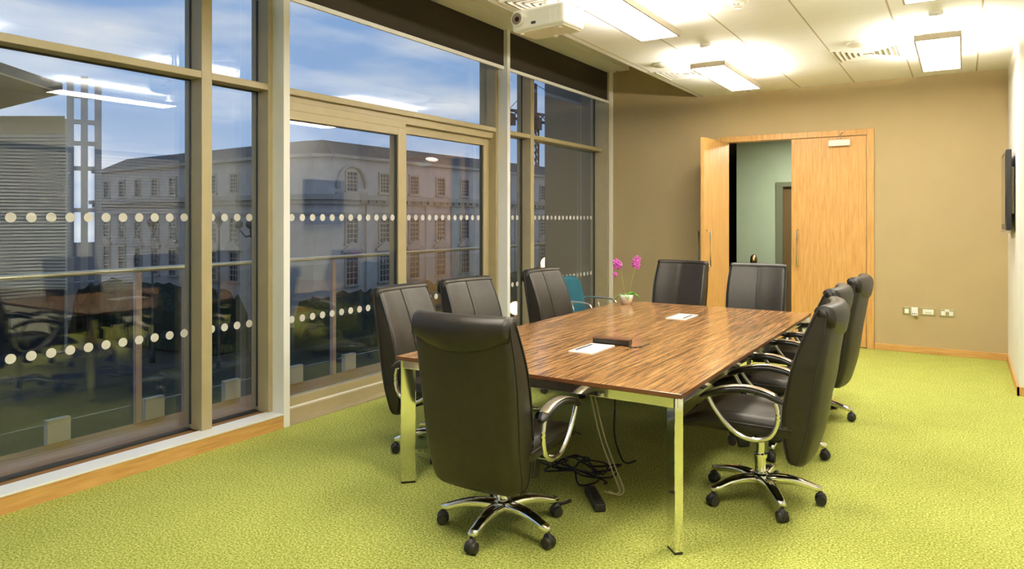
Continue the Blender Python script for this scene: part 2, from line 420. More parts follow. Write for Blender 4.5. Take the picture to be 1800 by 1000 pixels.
# corridor behind the door
YC = 11.5
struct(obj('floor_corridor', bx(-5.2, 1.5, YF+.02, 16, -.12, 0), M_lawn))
struct(obj('ceiling_corridor', bx(-5.2, 1.5, YF+.14, 16, 2.75, 2.85), M_white))
b = bx(-3.04, -2.44, YC, YC+.12, 0, 2.75); box(b, -2.44, -1.5, YC, YC+.12, 2.07, 2.75); box(b, -1.5, 1.5, YC, YC+.12, 0, 2.75)
struct(obj('wall_corridor', b, M_mint), 'mint green corridor wall seen through the open door', 'wall')
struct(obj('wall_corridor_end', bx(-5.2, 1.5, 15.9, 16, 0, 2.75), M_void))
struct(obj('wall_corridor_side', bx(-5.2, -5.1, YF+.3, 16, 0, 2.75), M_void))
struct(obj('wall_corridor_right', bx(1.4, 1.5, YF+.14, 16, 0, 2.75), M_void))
d2 = struct(empty('door_2', 'brown door in a grey green frame in the corridor wall', 'door', (-1.97, YC, 0)))
b = bx(-.47,-.37,-.015,.12,0,2.07); box(b,.37,.47,-.015,.12,0,2.07); box(b,-.37,.37,-.015,.12,2.0,2.07); obj('door_frame', b, M_jamb, d2)
obj('door_leaf', bx(-.37,.37,.05,.09,0,2.0), M_brown, d2)
cp = empty('added_corridor_light', 'unseen lit panel added to light the corridor behind the oak door', 'light', (-1.6, 10.3, 2.70))  # panel added out of sight to brighten the corridor
obj('frame', bx(-.32,.32,-.32,.32,.012,.05), M_trimw, cp); obj('diffuser', bx(-.3,.3,-.3,.3,0,.012), M_corr, cp)
# slim metal post in the corridor
pst = empty('barrier_post', 'slim brass coloured post with rounded top before the green corridor wall', 'post', (-2.63, 10.9, 0))
b = lathe(BM(), [(.0001,0),(.13,0),(.13,.012),(.05,.03),(.05,.035)]); obj('base', b, M_brass, pst, smooth=True)
b = lathe(BM(), [(.045,.035),(.045,.84)]); obj('shaft', b, M_frameb, pst, smooth=True)
b = lathe(BM(), [(.05,.84),(.052,.90),(.042,.95),(.02,.975),(.0001,.98)]); obj('cap', b, M_brass, pst, smooth=True)

# sockets on the far wall
def plate(x, lab, kind):
    r = empty('socket_plate', lab, 'socket', (x, YF, .47), 0, 'metal wall plates on the tan wall')
    obj('faceplate', bx(-.073,.073,-.008,0,-.043,.043), M_plate, r, bevel=.003)
    if kind == 'double':
        for s in (-1, 1):
            b = bx(s*.037-.02, s*.037+.02, -.011, -.007, -.028, .018); obj('socket_insert', b, M_plug, r, bevel=.002)
        obj('rocker_switch', bx(-.022,.022,-.016,-.006,.012,.036), M_plug, r, bevel=.003)
    elif kind == 'plugged':
        obj('socket_insert', bx(-.055,-.015,-.011,-.007,-.028,.02), M_plug, r, bevel=.002)
    else:
        b = obj('blank_insert', bx(-.052,.052,-.012,-.007,-.028,.028), M_plug, r, bevel=.002)
        b = bx(-.03,.03,-.0135,-.012,-.012,-.006); obj('slot', b, M_plate, r)
    return r
plate(-.50, 'metal wall socket nearest the oak door, holding a white plug', 'plugged')
plate(-.325, 'middle metal wall plate with one wide white insert', 'blank')
plate(-.144, 'metal double socket nearest the white corner', 'double')
pg = empty('socket_plug', 'white cube plug adapter in the wall socket nearest the door', 'plug', (-.455, YF-.012, .467))
obj('body', bx(-.034,.034,-.06,0,-.045,.047), M_plug, pg, bevel=.01, seg=3)
b = BM()
for x in (-.018,0,.018): box(b, x-.005, x+.005, -.0615, -.06, -.024, -.014)
obj('slots', b, M_dark, pg)

# flat screen on the right wall
tv = empty('wall_tv', 'black flat screen hung on the white wall at the right edge', 'television', (XR, 8.36, 1.78))
tilt = math.radians(4)
bz = obj('screen_housing', bx(-.075,-.03,-.42,.42,-.37,.37), M_tv, tv, bevel=.008, rot=(0,0,0))
obj('screen', bx(-.078,-.074,-.385,.385,-.32,.335), M_screen, bz)
obj('wall_bracket', bx(-.032,0,-.2,.2,-.22,.22), M_plate, tv)
obj('speaker_bar', bx(-.082,-.035,-.40,.40,-.40,-.372), M_frameb, tv, bevel=.004)

# ------------------------------------------------------------------ ceiling things
def luminaire(x, y, lab):
    r = empty('pendant_light', lab, 'ceiling light', (x, y, 2.95), 0, 'suspended rectangular ceiling lights')
    b = bx(-.165,.165,-.72,-.705,-.004,.045); box(b,-.165,.165,.705,.72,-.004,.045); box(b,-.165,-.152,-.705,.705,-.004,.045); box(b,.152,.165,-.705,.705,-.004,.045)
    obj('frame', b, M_frameb, r)
    obj('diffuser', bx(-.151,.151,-.704,.704,.0,.012), M_diff, r)
    obj('uplight', bx(-.13,.13,-.66,.66,.036,.044), M_up, r)
    for s in (-1, 1):
        b = BM()
        y0 = s*.68
        vs = [(-.13,y0-.01,.045),(.13,y0-.01,.045),(.03,y0-.01,.085),(-.03,y0-.01,.085)]
        a = [b.verts.new(v_) for v_ in vs]; c = [b.verts.new((v_[0],v_[1]+.02,v_[2])) for v_ in vs]
        for k in range(4): b.faces.new((a[k],a[(k+1)%4],c[(k+1)%4],c[k]))
        b.faces.new(a[::-1]); b.faces.new(c)
        box(b, -.01,.01,y0-.01,y0+.01,.085,.16)
        obj('hanger', b, M_trimw, r)
    return r
for x, y, lab in ((-2.04,4.72,'lit rectangular ceiling light beside the white projector'),(-2.04,7.40,'lit ceiling light nearest the window at the far end of the room'),
                  (-.17,7.33,'lit ceiling light at the far end nearest the white wall'),(-.17,4.72,'lit ceiling light cut off at the top edge, near the right'),
                  (-2.04,2.04,'lit ceiling light above and left of the camera, mirrored in the glass'),(-.17,2.04,'lit ceiling light right overhead, outside the frame')):
    luminaire(x, y, lab)
def diffuser(x, y, lab):
    r = empty('ceiling_vent', lab, 'vent', (x, y, ZC), 0, 'square louvred air vents in the ceiling')
    b = BM()
    h = .292
    for k in range(6):
        o = h - k*.046; i = o - .026
        zo, zi = (-.012, -.004) if k else (-.008, -.008)
        P = [(-o,-o,zo),(o,-o,zo),(o,o,zo),(-o,o,zo)]; Q = [(-i,-i,zi),(i,-i,zi),(i,i,zi),(-i,i,zi)]
        pv = [b.verts.new(v_) for v_ in P]; qv = [b.verts.new(v_) for v_ in Q]
        pt = [b.verts.new((v_[0],v_[1],0)) for v_ in P]
        for e in range(4):
            b.faces.new((pv[e],pv[(e+1)%4],qv[(e+1)%4],qv[e])); b.faces.new((pv[e],pv[(e+1)%4],pt[(e+1)%4],pt[e]))
    obj('louvres', b, M_projw, r)
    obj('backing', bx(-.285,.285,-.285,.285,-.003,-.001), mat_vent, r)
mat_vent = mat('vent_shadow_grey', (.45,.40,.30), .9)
diffuser(-.78, 7.65, 'square louvred vent between the two far ceiling lights')
diffuser(-2.58, 7.65, 'square louvred vent at the window edge of the ceiling, far end')
diffuser(-2.58, 4.65, 'square louvred vent behind the white projector')
def disc(name, x, y, r_, h, lab, cat, group=None, m=None):
    r = empty(name, lab, cat, (x, y, ZC), 0, group)
    b = lathe(BM(), [(r_,0),(r_,-h*.6),(r_*.9,-h),(.0001,-h)]); obj('cover', b, m or M_projw, r, smooth=True)
    return r
disc('ceiling_speaker', -.795, 7.15, .105, .02, 'round flush ceiling speaker in front of the middle vent', 'speaker', 'round flush ceiling speakers')
disc('ceiling_speaker', -2.62, 7.08, .105, .02, 'round flush ceiling speaker in front of the window side vent', 'speaker', 'round flush ceiling speakers')
disc('ceiling_rose', -1.985, 6.45, .05, .03, 'small round ceiling fitting between the two window side lights', 'ceiling fitting', 'small round ceiling fittings')
disc('ceiling_rose', -.175, 6.40, .05, .03, 'small round ceiling fitting above the right hand far light', 'ceiling fitting', 'small round ceiling fittings')
sd = empty('smoke_detector', 'white round smoke detector cut by the top edge of the photo', 'smoke detector', (-1.38, 5.25, ZC))
obj('base', lathe(BM(), [(.075,0),(.075,-.025),(.065,-.03),(.0001,-.03)]), M_projw, sd, smooth=True)
obj('sensor', lathe(BM(), [(.042,-.03),(.042,-.05),(.036,-.066),(.0001,-.068)]), M_projw, sd, smooth=True)
b = BM()
for s in (-1, 1): box(b, s*.014-.008, s*.014+.008, -.044, -.036, -.056, -.042)
obj('vent_slot', b, M_frameb, sd)
# projector
pj = empty('projector', 'white projector hanging below the ceiling near the window', 'projector', (-2.315, 4.105, 2.75), math.radians(-5))
b = bx(-.205,.205,-.125,.13,0,.142)
body = obj('body', b, M_projw, pj, bevel=.022, seg=4)
obj('base_plate', bx(-.17,.19,-.105,.11,-.006,.001), M_projw, pj, bevel=.004)
b = BM(); tube(b, [(-.145,-.128,.075),(-.145,-.15,.075)], .046, 24); lr_ = obj('lens_ring', b, M_projw, pj, smooth=False)
b = BM(); tube(b, [(-.145,-.145,.075),(-.145,-.152,.075)], .038, 24); o = obj('lens_barrel', b, M_lensring, lr_)
b = BM(); tube(b, [(-.14,-.150,.072),(-.14,-.155,.072)], .016, 20); obj('lens', b, M_lensd, lr_)
obj('sensor_window', bx(-.045,-.010,-.128,-.122,.03,.046), M_dark, pj)
b = BM()
for k in range(9): box(b, .199,.207,-.09+k*.02,-.08+k*.02,.03,.115)
obj('vent_grille', b, M_plate, pj)
b = BM()
for k in range(5): box(b, .1+k*.012,.106+k*.012,-.128,-.122,.03,.11)
obj('front_grille', b, M_trimw, pj)
b = BM(); cyl(b, (0,0,.14),(0,0,.35),.022); box(b,-.08,.08,-.08,.08,.34,.36); obj('ceiling_mount', b, M_projw, pj)
for x, y in ((-.15,-.08),(.15,-.08),(0,.09)): obj('foot', cyl(BM(), (x,y,-.016),(x,y,0),.012,n=12), M_projw, pj)

# ------------------------------------------------------------------ conference table
TX0, TX1, TY0, TY1, TZ = -2.745, -1.062, 3.10, 6.33, .73
tb = empty('conference_table', 'long striped dark wood conference table on chrome legs', 'table', ((TX0+TX1)/2, (TY0+TY1)/2, 0))
hw, hl = (TX1-TX0)/2, (TY1-TY0)/2
b = bx(-hw, hw, -hl, hl, TZ-.022, TZ)
o = obj('table_top', b, [M_table, M_tedge], tb, bevel=.003)
for p_ in o.data.polygons:
    if abs(p_.normal.z) < .5: p_.material_index = 1
b = bx(-hw+.02, hw-.02, -hl+.012, -hl+.05, TZ-.07, TZ-.022); box(b, -hw+.02, hw-.02, hl-.05, hl-.012, TZ-.07, TZ-.022)
box(b, -hw+.02, -hw+.06, -hl+.05, hl-.05, TZ-.06, TZ-.022); box(b, hw-.06, hw-.02, -hl+.05, hl-.05, TZ-.06, TZ-.022)
obj('frame_rail', b, M_chrome, tb, bevel=.004)
for sx_ in (-1, 1):
    for sy_ in (-1, 1):
        ang = math.atan2(-sy_, -sx_)
        lg = obj('leg', bx(0, .085, -.021, .021, .012, TZ-.0225), M_chrome, tb, bevel=.003, loc=(sx_*(hw-.018), sy_*(hl-.018), 0), rot=(0,0,ang))
        obj('foot_pad', bx(.002, .083, -.019, .019, 0, .012), M_black, lg)
def hatch(y, lab, s):
    r = obj('cable_hatch', bx(-.08,.08,-.155,.155,TZ-.02,TZ+.006), M_plug, tb, bevel=.002, loc=(-1.89-(TX0+TX1)/2, y-(TY0+TY1)/2, 0))
    r['label'] = lab
    obj('cable_slot', bx(-.062 if s<0 else .038,-.045 if s<0 else .055,-.11,.11,TZ+.004,TZ+.0075), M_dark, r)
    b = BM(); box(b,-.03,.03,-.12,.12,TZ-.10,TZ-.03); obj('cable_tray', b, M_black, r)
hatch(3.895, 'white cable hatch nearer the camera', -1)
hatch(5.53, 'white cable hatch near the far end', 1)
bxx = empty('dark_box', 'low dark brown box on the table behind the nearer white hatch', 'box', (-1.85, 4.10, TZ+.001), math.radians(4))
obj('body', bx(-.12,.12,-.035,.035,.004,.036), M_leather, bxx, bevel=.008, seg=3)
obj('lid', bx(-.122,.122,-.037,.037,.034,.042), M_tedge, bxx, bevel=.003)
for x in (-.1,.1): obj('foot', bx(x-.015, x+.015, -.03, .03, 0, .005), M_black, bxx)
b = BM(); tube(b, [(-1.73,4.06,TZ+.003),(-1.70,4.05,TZ+.003),(-1.66,4.10,TZ+.003),(-1.66,4.24,TZ+.003)], .003, 8)
tag(obj('thin_cable', b, M_pipe), 'thin dark cable lying on the table right of the dark box', 'cable')

# ------------------------------------------------------------------ office chair
def rrect(w, h, r, nx=14, nc=4):
    """rounded rectangle (x,y) ring, counter-clockwise, starting at -w on the -y side"""
    P = []
    r = min(r, h*.98, w*.98)
    for k in range(nx+1): P.append((-w+r+(2*w-2*r)*k/nx, -h))
    for k in range(1, nc): a = -PI/2+PI/2*k/nc; P.append((w-r+r*math.cos(a), -h+r+r*math.sin(a)))
    for k in range(3): P.append((w, -h+r+(2*h-2*r)*k/2))
    for k in range(1, nc): a = PI/2*k/nc; P.append((w-r+r*math.cos(a), h-r+r*math.sin(a)))
    for k in range(nx+1): P.append((w-r-(2*w-2*r)*k/nx, h))
    for k in range(1, nc): a = PI/2+PI/2*k/nc; P.append((-w+r+r*math.cos(a), h-r+r*math.sin(a)))
    for k in range(3): P.append((-w, h-r-(2*h-2*r)*k/2))
    for k in range(1, nc): a = PI+PI/2*k/nc; P.append((-w+r+r*math.cos(a), -h+r+r*math.sin(a)))
    return P
def lerp_tab(tab, z):
    for a, b_ in zip(tab, tab[1:]):
        if z <= b_[0]:
            t = (z-a[0])/(b_[0]-a[0]); t = max(0, min(1, t))
            return [a[i]+(b_[i]-a[i])*t for i in range(1, len(a))]
    return list(tab[-1][1:])
#        z     yfront  yback   halfwidth
BACK = [(.272,-.205,-.250,.205),(.292,-.188,-.266,.232),(.34,-.174,-.284,.243),(.45,-.163,-.315,.250),(.55,-.166,-.333,.254),(.68,-.190,-.350,.258),
        (.80,-.220,-.370,.261),(.92,-.262,-.391,.259),(1.00,-.296,-.406,.255),(1.05,-.318,-.412,.252),(1.074,-.334,-.402,.250)]
def smooth_tab(tab, n):
    pts = catmull([Vector((q[0],q[1],q[2])) for q in tab], n); ws = catmull([Vector((q[3],0,0)) for q in tab], n)
    return [(p.x,p.y,p.z,w.x) for p, w in zip(pts, ws)]
def plan(x, w): return .045*(x/w)**2 - .015      # the sides of the back wrap forward
def make_chair(lab):
    R = empty('office_chair', lab, 'chair', group='high-backed leather office chairs around the table')
    rings = []
    for z, yf, yb, w in smooth_tab(BACK, 3):
        yc, h = (yf+yb)/2, (yf-yb)/2
        ring = []
        for x, y in rrect(w, h, .03, 16, 4):
            gy = y
            if y > h*.9 and abs(x) < .012: gy -= .006
            ring.append((x, yc+gy+plan(x,.27), z))
        rings.append(ring)
    bk = obj('backrest', ring_loft(BM(), rings), M_leather, R, smooth=True)
    # rolled head cushion folded over the top to the rear
    rings = []
    N = 22; W = .253
    for k in range(N+1):
        x = -W + 2*W*k/N; u = x/W
        zl = .925 + .055*u*u; e = 1 - .03*abs(u)**8
        dy = plan(x, .27)
        sec = [(-.324,1.064),(-.333,1.082),(-.352,1.092),(-.378,1.093),(-.402,1.083),(-.418,1.06),(-.424,1.03),(-.418,.985),(-.408,zl+.016),(-.398,zl+.003),(-.380,zl+.006),(-.36,zl+.03),(-.35,1.03)]
        g = 0 if abs(u) > .03 else .004
        rings.append([(x, -.38+(y+.38)*e+dy+(g if y < -.4 else 0), 1.02+(z-1.02)*e) for y, z in sec])
    obj('headrest', ring_loft(BM(), rings), M_leather, bk, smooth=True)
    for s in (-1, 1):
        for f in (0, 1):
            pts = []
            for z, yf, yb, w in smooth_tab(BACK, 3)[2:-1]:
                y = yf-.016 if f else yb+.026
                pts.append((s*(w+.0005), y+plan(w,.27), z))
            obj('piping', tube(BM(), pts, .0045, 6), M_pipe, bk, smooth=True)
    # centre seam
    b = BM(); tube(b, [(0, yf+plan(0,.27)-.002, z) for z, yf, yb, w in smooth_tab(BACK,3)[8:-1]], .0028, 6); obj('seam', b, M_pipe, bk)
    # seat
    rings = []
    for t in range(17):
        q = t/16; y = -.215 + .615*q
        w = .258 - .02*q - (.03*max(0,(q-.9)/.1)**2)
        top = .495 + .012*math.sin(PI*q) - (.075*max(0,(q-.62)/.38)**2); bot = .395 + .01*q - (.015*max(0,(q-.7)/.3)**2) + (.025*max(0,(q-.93)/.07))
        if t == 0: top -= .03; bot += .03; w -= .03
        if t == 16: top -= .012; w -= .02
        zc, h = (top+bot)/2, (top-bot)/2
        ring = []
        for x, z in rrect(w, h, .042, 10, 4):
            dz = -.010*(1-(x/w)**2) if z > 0 else 0
            ring.append((x, y, zc+z+dz))
        rings.append(ring)
    st = obj('seat', ring_loft(BM(), rings), M_leather, R, smooth=True)
    for s in (-1, 1): obj('piping', tube(BM(), [(s*(.262-.02*q), -.2+.57*q, .462-.06*max(0,(q-.6)/.4)**2) for q in [i/10 for i in range(11)]], .0045, 6), M_pipe, st, smooth=True)
    # arms
    for s in (-1, 1):
        X = s*.297
        loop = catmull([(X,.205,.595),(X,.175,.54),(X,.115,.465),(X,.04,.412),(X,-.04,.402),(X,-.105,.430),(X,-.137,.49),(X,-.142,.55),(X,-.130,.602)], 6)
        b = BM(); tube(b, loop, .0125, 10)
        tube(b, [(X,-.02,.403),(s*.24,-.02,.392),(s*.10,-.02,.385)], .012, 8)
        lp = obj('arm_loop', b, M_alu, R, smooth=True)
        pad = catmull([(X,.245,.588),(X,.20,.612),(X,.12,.638),(X,.02,.652),(X,-.07,.642),(X,-.125,.624),(X,-.165,.604)], 5)
        n = len(pad); b = BM()
        tube(b, pad, [.010+.019*min(1, 4.5*i/n, 4.5*(n-1-i)/n+.25) for i in range(n)], 12, .62)
        pd = obj('arm_pad', b, M_black, R, smooth=True)
        b = BM()
        st_ = catmull([(X,.215,.621),(X,.12,.655),(X,.02,.670),(X,-.07,.660),(X,-.135,.637)], 5)
        tube(b, st_, .026, 10, .16); obj('metal_strip', b, M_armtop, pd, smooth=True)
    # mechanism, column, base
    b = bx(-.085,.085,-.12,.15,.335,.40); box(b,-.06,.06,-.19,-.10,.34,.385); mech = obj('tilt_mechanism', b, M_black, R, bevel=.015, seg=3)
    b = BM(); tube(b, [(.08,.05,.36),(.2,.06,.352),(.24,.06,.342)], [.008,.008,.016], 8); obj('lever', b, M_black, mech, smooth=True)
    b = bx(.085,.13,.02,.09,.25,.36); obj('tension_knob', b, M_black, mech, bevel=.012, rot=(math.radians(-12),0,0))
    b = BM(); box(b, -.04,.04,-.27,-.17,.335,.37); obj('back_bracket', b, M_black, mech, bevel=.01)
    b = lathe(BM(), [(.028,.12),(.028,.225),(.034,.226),(.034,.245),(.020,.246),(.020,.345)], 20); obj('gas_column', b, M_chrome, R, smooth=False)
    hub = obj('base_hub', lathe(BM(), [(.0001,.070),(.036,.070),(.046,.085),(.046,.128),(.036,.142),(.0001,.142)], 24), M_chrome, R, smooth=True)
    for k in range(5):
        a = math.radians(90 + 72*k)
        b = BM(); rings = []
        for i in range(9):
            q = i/8; r_ = .025 + .285*q
            zc = .110 + .018*math.sin(PI*min(1,q*1.15)) - .022*q; w = .037 - .015*q; h = .027 - .012*q
            if i == 8: w *= .7; h *= .75
            rings.append([(r_, y, zc+z) for y, z in rrect(w, h, h*.7, 3, 3)])
        ring_loft(b, rings); obj('base_leg', b, M_chrome, R, smooth=True, rot=(0,0,a))
        cs = math.radians(25*((k*3)%5)-40)
        cst = obj('caster', (lambda b: (cyl(b,(.302,0,.055),(.302,0,.088),.008,n=10), sphere(b,(.302,0,.036),.034,.9,.55,1.05,14,10), b)[-1])(BM()), M_caster, R, smooth=True, rot=(0,0,a))
        b = BM()
        for s in (-1, 1): tube(b, [(.302,s*.010,.0285),(.302,s*.026,.0285)], [.0285,.025], 18)
        obj('wheel', b, M_caster, cst, smooth=False)
    return R
def copy_tree(o, kids, par=None):
    c = o.copy(); COL.objects.link(c); c.parent = par
    for k in kids.get(o, []): copy_tree(k, kids, c)
    return c
proto = make_chair('black leather chair nearest the camera, seen from behind')
kids = {}
for o in bpy.data.objects:
    if o.parent: kids.setdefault(o.parent, []).append(o)
def put(o, x, y, deg): o.location = (x, y, 0); o.rotation_euler = (0, 0, math.radians(deg))
# deg: 0 faces +y (away from camera); 90 faces -x ; -90 faces +x ; 180 faces the camera
CH = [(-1.905, 2.93, 2, 39, 0, 'black leather chair nearest the camera, back turned, at the near table end'),
      (-.926, 3.985, 92, 49, 0, 'black leather chair seen from the side, nearest on the right of the table'),
      (-1.02, 4.92, 90, 20, 0, 'black leather chair right of the table, half hidden behind the nearest one'),
      (-1.0, 5.90, 88, 30, 0, 'black leather chair farthest on the right of the table, by the closed door leaf'),
      (-2.90, 3.72, -88, 10, -.03, 'black leather chair between table and sliding door, nearest on the window side'),
      (-2.89, 4.40, -98, 55, -.03, 'black leather chair second from the near end on the window side'),
      (-2.90, 5.62, -94, 25, -.03, 'black leather chair farthest on the window side, before the teal chair'),
      (-2.40, 6.66, 178, 40, 0, 'black leather chair at the far table end, before the open door leaf'),
      (-1.62, 6.57, 181, 5, 0, 'black leather chair at the far table end, before the mint green opening')]
trees = [proto] + [copy_tree(proto, kids) for _ in CH[1:]]
for c, (x, y, a, br_, lift, lab) in zip(trees, CH):
    put(c, x, y, a); c['label'] = lab
    for k in c.children:
        nm = k.name.split('.')[0]
        if nm in ('base_leg', 'caster'): k.rotation_euler.z += math.radians(br_)
        elif nm not in ('base_hub', 'gas_column'): k.location.z += lift

# teal chair by the window
tc_ = empty('visitor_chair', 'teal fabric chair with chrome arms behind the table by the window', 'chair', (-3.50, 7.08, 0), math.radians(-96))
rings = []
for t in range(11):
    q = t/10; z = .44+.42*q; y = -.20-.10*q; w = .21+.02*math.sin(PI*q) - .05*max(0,(q-.8)/.2)**2
    rings.append([(x, y+yy+.05*(x/.23)**2, z) for x, yy in rrect(w, .026, .024, 8, 4)])
obj('backrest', ring_loft(BM(), rings), M_teal, tc_, smooth=True)
rings = []
for t in range(9):
    q = t/8; y = -.20+.45*q
    rings.append([(x, y, .44+zz-.02*q*q) for x, zz in rrect(.23-.02*q, .03, .028, 8, 4)])
obj('seat', ring_loft(BM(), rings), M_black, tc_, smooth=True)
for s in (-1, 1):
    X = s*.26
    b = BM(); tube(b, catmull([(X,-.22,.56),(X,-.17,.615),(X,-.05,.62),(X,.12,.62),(X,.20,.60),(X,.23,.54),(X,.25,.38),(X,.27,.02)], 5), .011, 10)
    obj('arm_frame', b, M_alu, tc_, smooth=True)
    b = BM(); tube(b, [(X,-.02,.615),(X,.02,.45),(X,-.26,.02)], .011, 10); obj('leg', b, M_alu, tc_, smooth=True)
b = BM()
for y in (-.10,.12): tube(b, [(-.26,y,.412),(.26,y,.412)], .010, 8)
tube(b, [(-.26,-.22,.56),(-.20,-.235,.56)], .01, 8); tube(b, [(.26,-.22,.56),(.20,-.235,.56)], .01, 8)
obj('cross_bar', b, M_alu, tc_, smooth=True)

# ------------------------------------------------------------------ orchid
orx = empty('potted_orchid', 'small magenta orchid in a white pot on the far table corner', 'plant', (-2.61, 6.10, TZ+.001), 0)
pot = obj('pot', lathe(BM(), [(.0001,0),(.042,0),(.058,.05),(.066,.085),(.060,.085),(.052,.06),(.0001,.06)]), M_pot, orx, smooth=True)
def leafm(a, L, lift, droop, w):
    b = BM(); rows = []
    for i in range(9):
        q = i/8; r_ = L*q; z = .07 + lift*math.sin(PI*.5*min(1,q*1.3)) - droop*q*q; ww = w*math.sin(PI*min(1,.12+q*.88))
        ca, sa = math.cos(a), math.sin(a)
        rows.append([(r_*ca - k*ww*sa, r_*sa + k*ww*ca, z - .012*(k*k)*0 + abs(k)*.01) for k in (-1,-.5,0,.5,1)])
    V = [[b.verts.new(p) for p in r] for r in rows]
    for i in range(8):
        for k in range(4): b.faces.new((V[i][k],V[i][k+1],V[i+1][k+1],V[i+1][k]))
    o = obj('leaf', b, M_leaf, orx, smooth=True); sm = o.modifiers.new('solid','SOLIDIFY'); sm.thickness = .003
for a, L, li, dr_, w in ((math.radians(205),.12,.03,.09,.025),(math.radians(20),.12,.03,.05,.032),(math.radians(45),.10,.04,.04,.03),(math.radians(-60),.09,.03,.06,.025),(math.radians(120),.08,.03,.05,.022)):
    leafm(a, L, li, dr_, w)
right = Vector((math.cos(TH), math.sin(TH), 0))
def stem(pts):
    P = [right*x + Vector((0,0,z)) for x, z in pts]
    b = BM(); tube(b, catmull(P, 6), .0042, 8); return obj('stem', b, M_stem, orx, smooth=True)
s1 = stem([(-.012,.06),(-.035,.20),(-.06,.32),(-.082,.39)]); s2 = stem([(.012,.06),(.045,.20),(.075,.32),(.088,.385)])
def flower(x, z, yaw, r_=.030):
    b = BM()
    for k in range(5):
        a = 2*PI*k/5 + PI/2
        c = (r_*.62*math.cos(a), -.004, r_*.62*math.sin(a))
        m_ = Matrix.Translation(c) @ Matrix.Rotation(-(a-PI/2), 4, 'Y') @ Matrix.Diagonal((r_*.42, .005, r_*.62, 1))
        bmesh.ops.create_uvsphere(b, u_segments=10, v_segments=6, radius=1, matrix=m_)
    sphere(b, (0,-.012,-.006), .009)
    p = right*x
    o = obj('flower', b, M_petal, orx, smooth=True, loc=(p.x, p.y, z), rot=(0,0,TH+yaw)); return o
for x, z, ya in ((-.10,.385,.2),(-.075,.372,-.5),(-.062,.352,.8),(-.09,.345,-.2),(-.108,.27,.4),(.085,.395,.1),(.105,.385,.9),(.075,.365,-.6),(.094,.35,.3),(.098,.41,-.3)):
    flower(x, z, ya, .024 if z < .3 else .030)

# ------------------------------------------------------------------ cables under the table
def cable(pts, r, m, lab, name='cable', n=7):
    b = BM(); tube(b, catmull(pts, n), r, 8); return tag(obj(name, b, m, smooth=True), lab, 'cable')
cable([(-1.87,3.86,.622),(-1.88,3.84,.52),(-1.84,3.80,.42),(-1.76,3.74,.25),(-1.66,3.68,.10),(-1.60,3.64,.02),(-1.61,3.60,.008),(-1.655,3.555,.03)], .0045, M_whitecable, 'pale cable hanging from the table, left of the pair')
cable([(-1.852,3.878,.622),(-1.862,3.858,.52),(-1.822,3.818,.42),(-1.742,3.758,.25),(-1.642,3.698,.10),(-1.582,3.658,.02),(-1.585,3.60,.008),(-1.63,3.565,.03)], .0045, M_whitecable, 'pale cable hanging from the table, right of the pair')
cable([(-1.88,4.00,.622),(-1.79,3.99,.50),(-1.78,3.98,.38),(-1.79,4.0,.2),(-1.76,4.03,.06),(-1.74,4.08,.014),(-1.72,4.16,.010)], .006, M_pipe, 'black cable hanging straight down below the table hatch')
pts = []
for k in range(36):
    a = k*.62; rr = .12 + .07*math.sin(k*1.7)
    pts.append((-1.93+.055*math.sin(k*.23)+rr*1.25*math.cos(a), 3.80+.04*math.cos(k*.31)+rr*math.sin(a), .012+.018*(1+math.sin(k*2.1))+.0004*k))
pts += [(-1.74,3.74,.014),(-1.72,3.70,.012)]
cable(pts, .0055, M_pipe, 'tangled black cable coil on the carpet under the table', 'cable_tangle', 4)
ps = empty('power_strip', 'black power strip on the carpet right of the cable tangle', 'power strip', (-1.66, 3.455, 0), math.radians(38))
obj('body', bx(-.03,.03,-.13,.13,0,.045), M_black, ps, bevel=.008)
b = BM()
for k in range(4): box(b, -.016,.016,-.105+k*.06,-.07+k*.06,.0445,.047)
obj('socket_insert', b, M_caster, ps)
cable([(-1.76,3.37,.02),(-1.80,3.33,.008),(-1.86,3.32,.008),(-1.95,3.32,.008),(-2.05,3.36,.008)], .007, M_pipe, 'black lead running from the power strip towards the near chair')

# ------------------------------------------------------------------ outside
XB = -5.25
dk = struct(obj('balcony_deck', bx(XB, XG-.12, -3, YF+.02, -.14, -.02), M_deck), 'timber balcony deck outside the windows', 'deck')
struct(obj('balcony_end_wall', bx(XB-.02, XG-.06, YF+.02, YF+.3, -.5, 4.2), M_endwall), 'grey beige end wall of the balcony beyond the narrow window', 'wall')
br = empty('balcony_balustrade', 'balcony balustrade with a slim steel handrail and glass panels', 'balustrade', (XB, 0, 0))
b = BM(); tube(b, [(0,-3,1.13),(0,YF,1.13)], .019, 12); obj('handrail', b, M_rail, br, smooth=True)
for k, y in enumerate((1.0, 3.03, 3.42, 5.0, 7.0)):
    obj('post', bx(-.02,.02,y-.022,y+.022,-.1,1.11), M_poststeel, br)
for k in range(9):
    y = 1.10 + k*.69
    obj('fixing_block', bx(-.05,.0,y-.075,y+.075,-.05,.14), M_block, br)
for y0, y1 in ((-1,.95),(1.05,2.98),(3.08,4.95),(5.05,6.95),(7.05,YF)):
    obj('glass_panel', bx(-.007,.007,y0,y1,.12,1.07), M_glassr, br)
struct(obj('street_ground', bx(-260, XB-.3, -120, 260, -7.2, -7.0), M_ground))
struct(obj('lawn', bx(-38, -14, 8, 100, -7.0, -6.9), M_lawn))

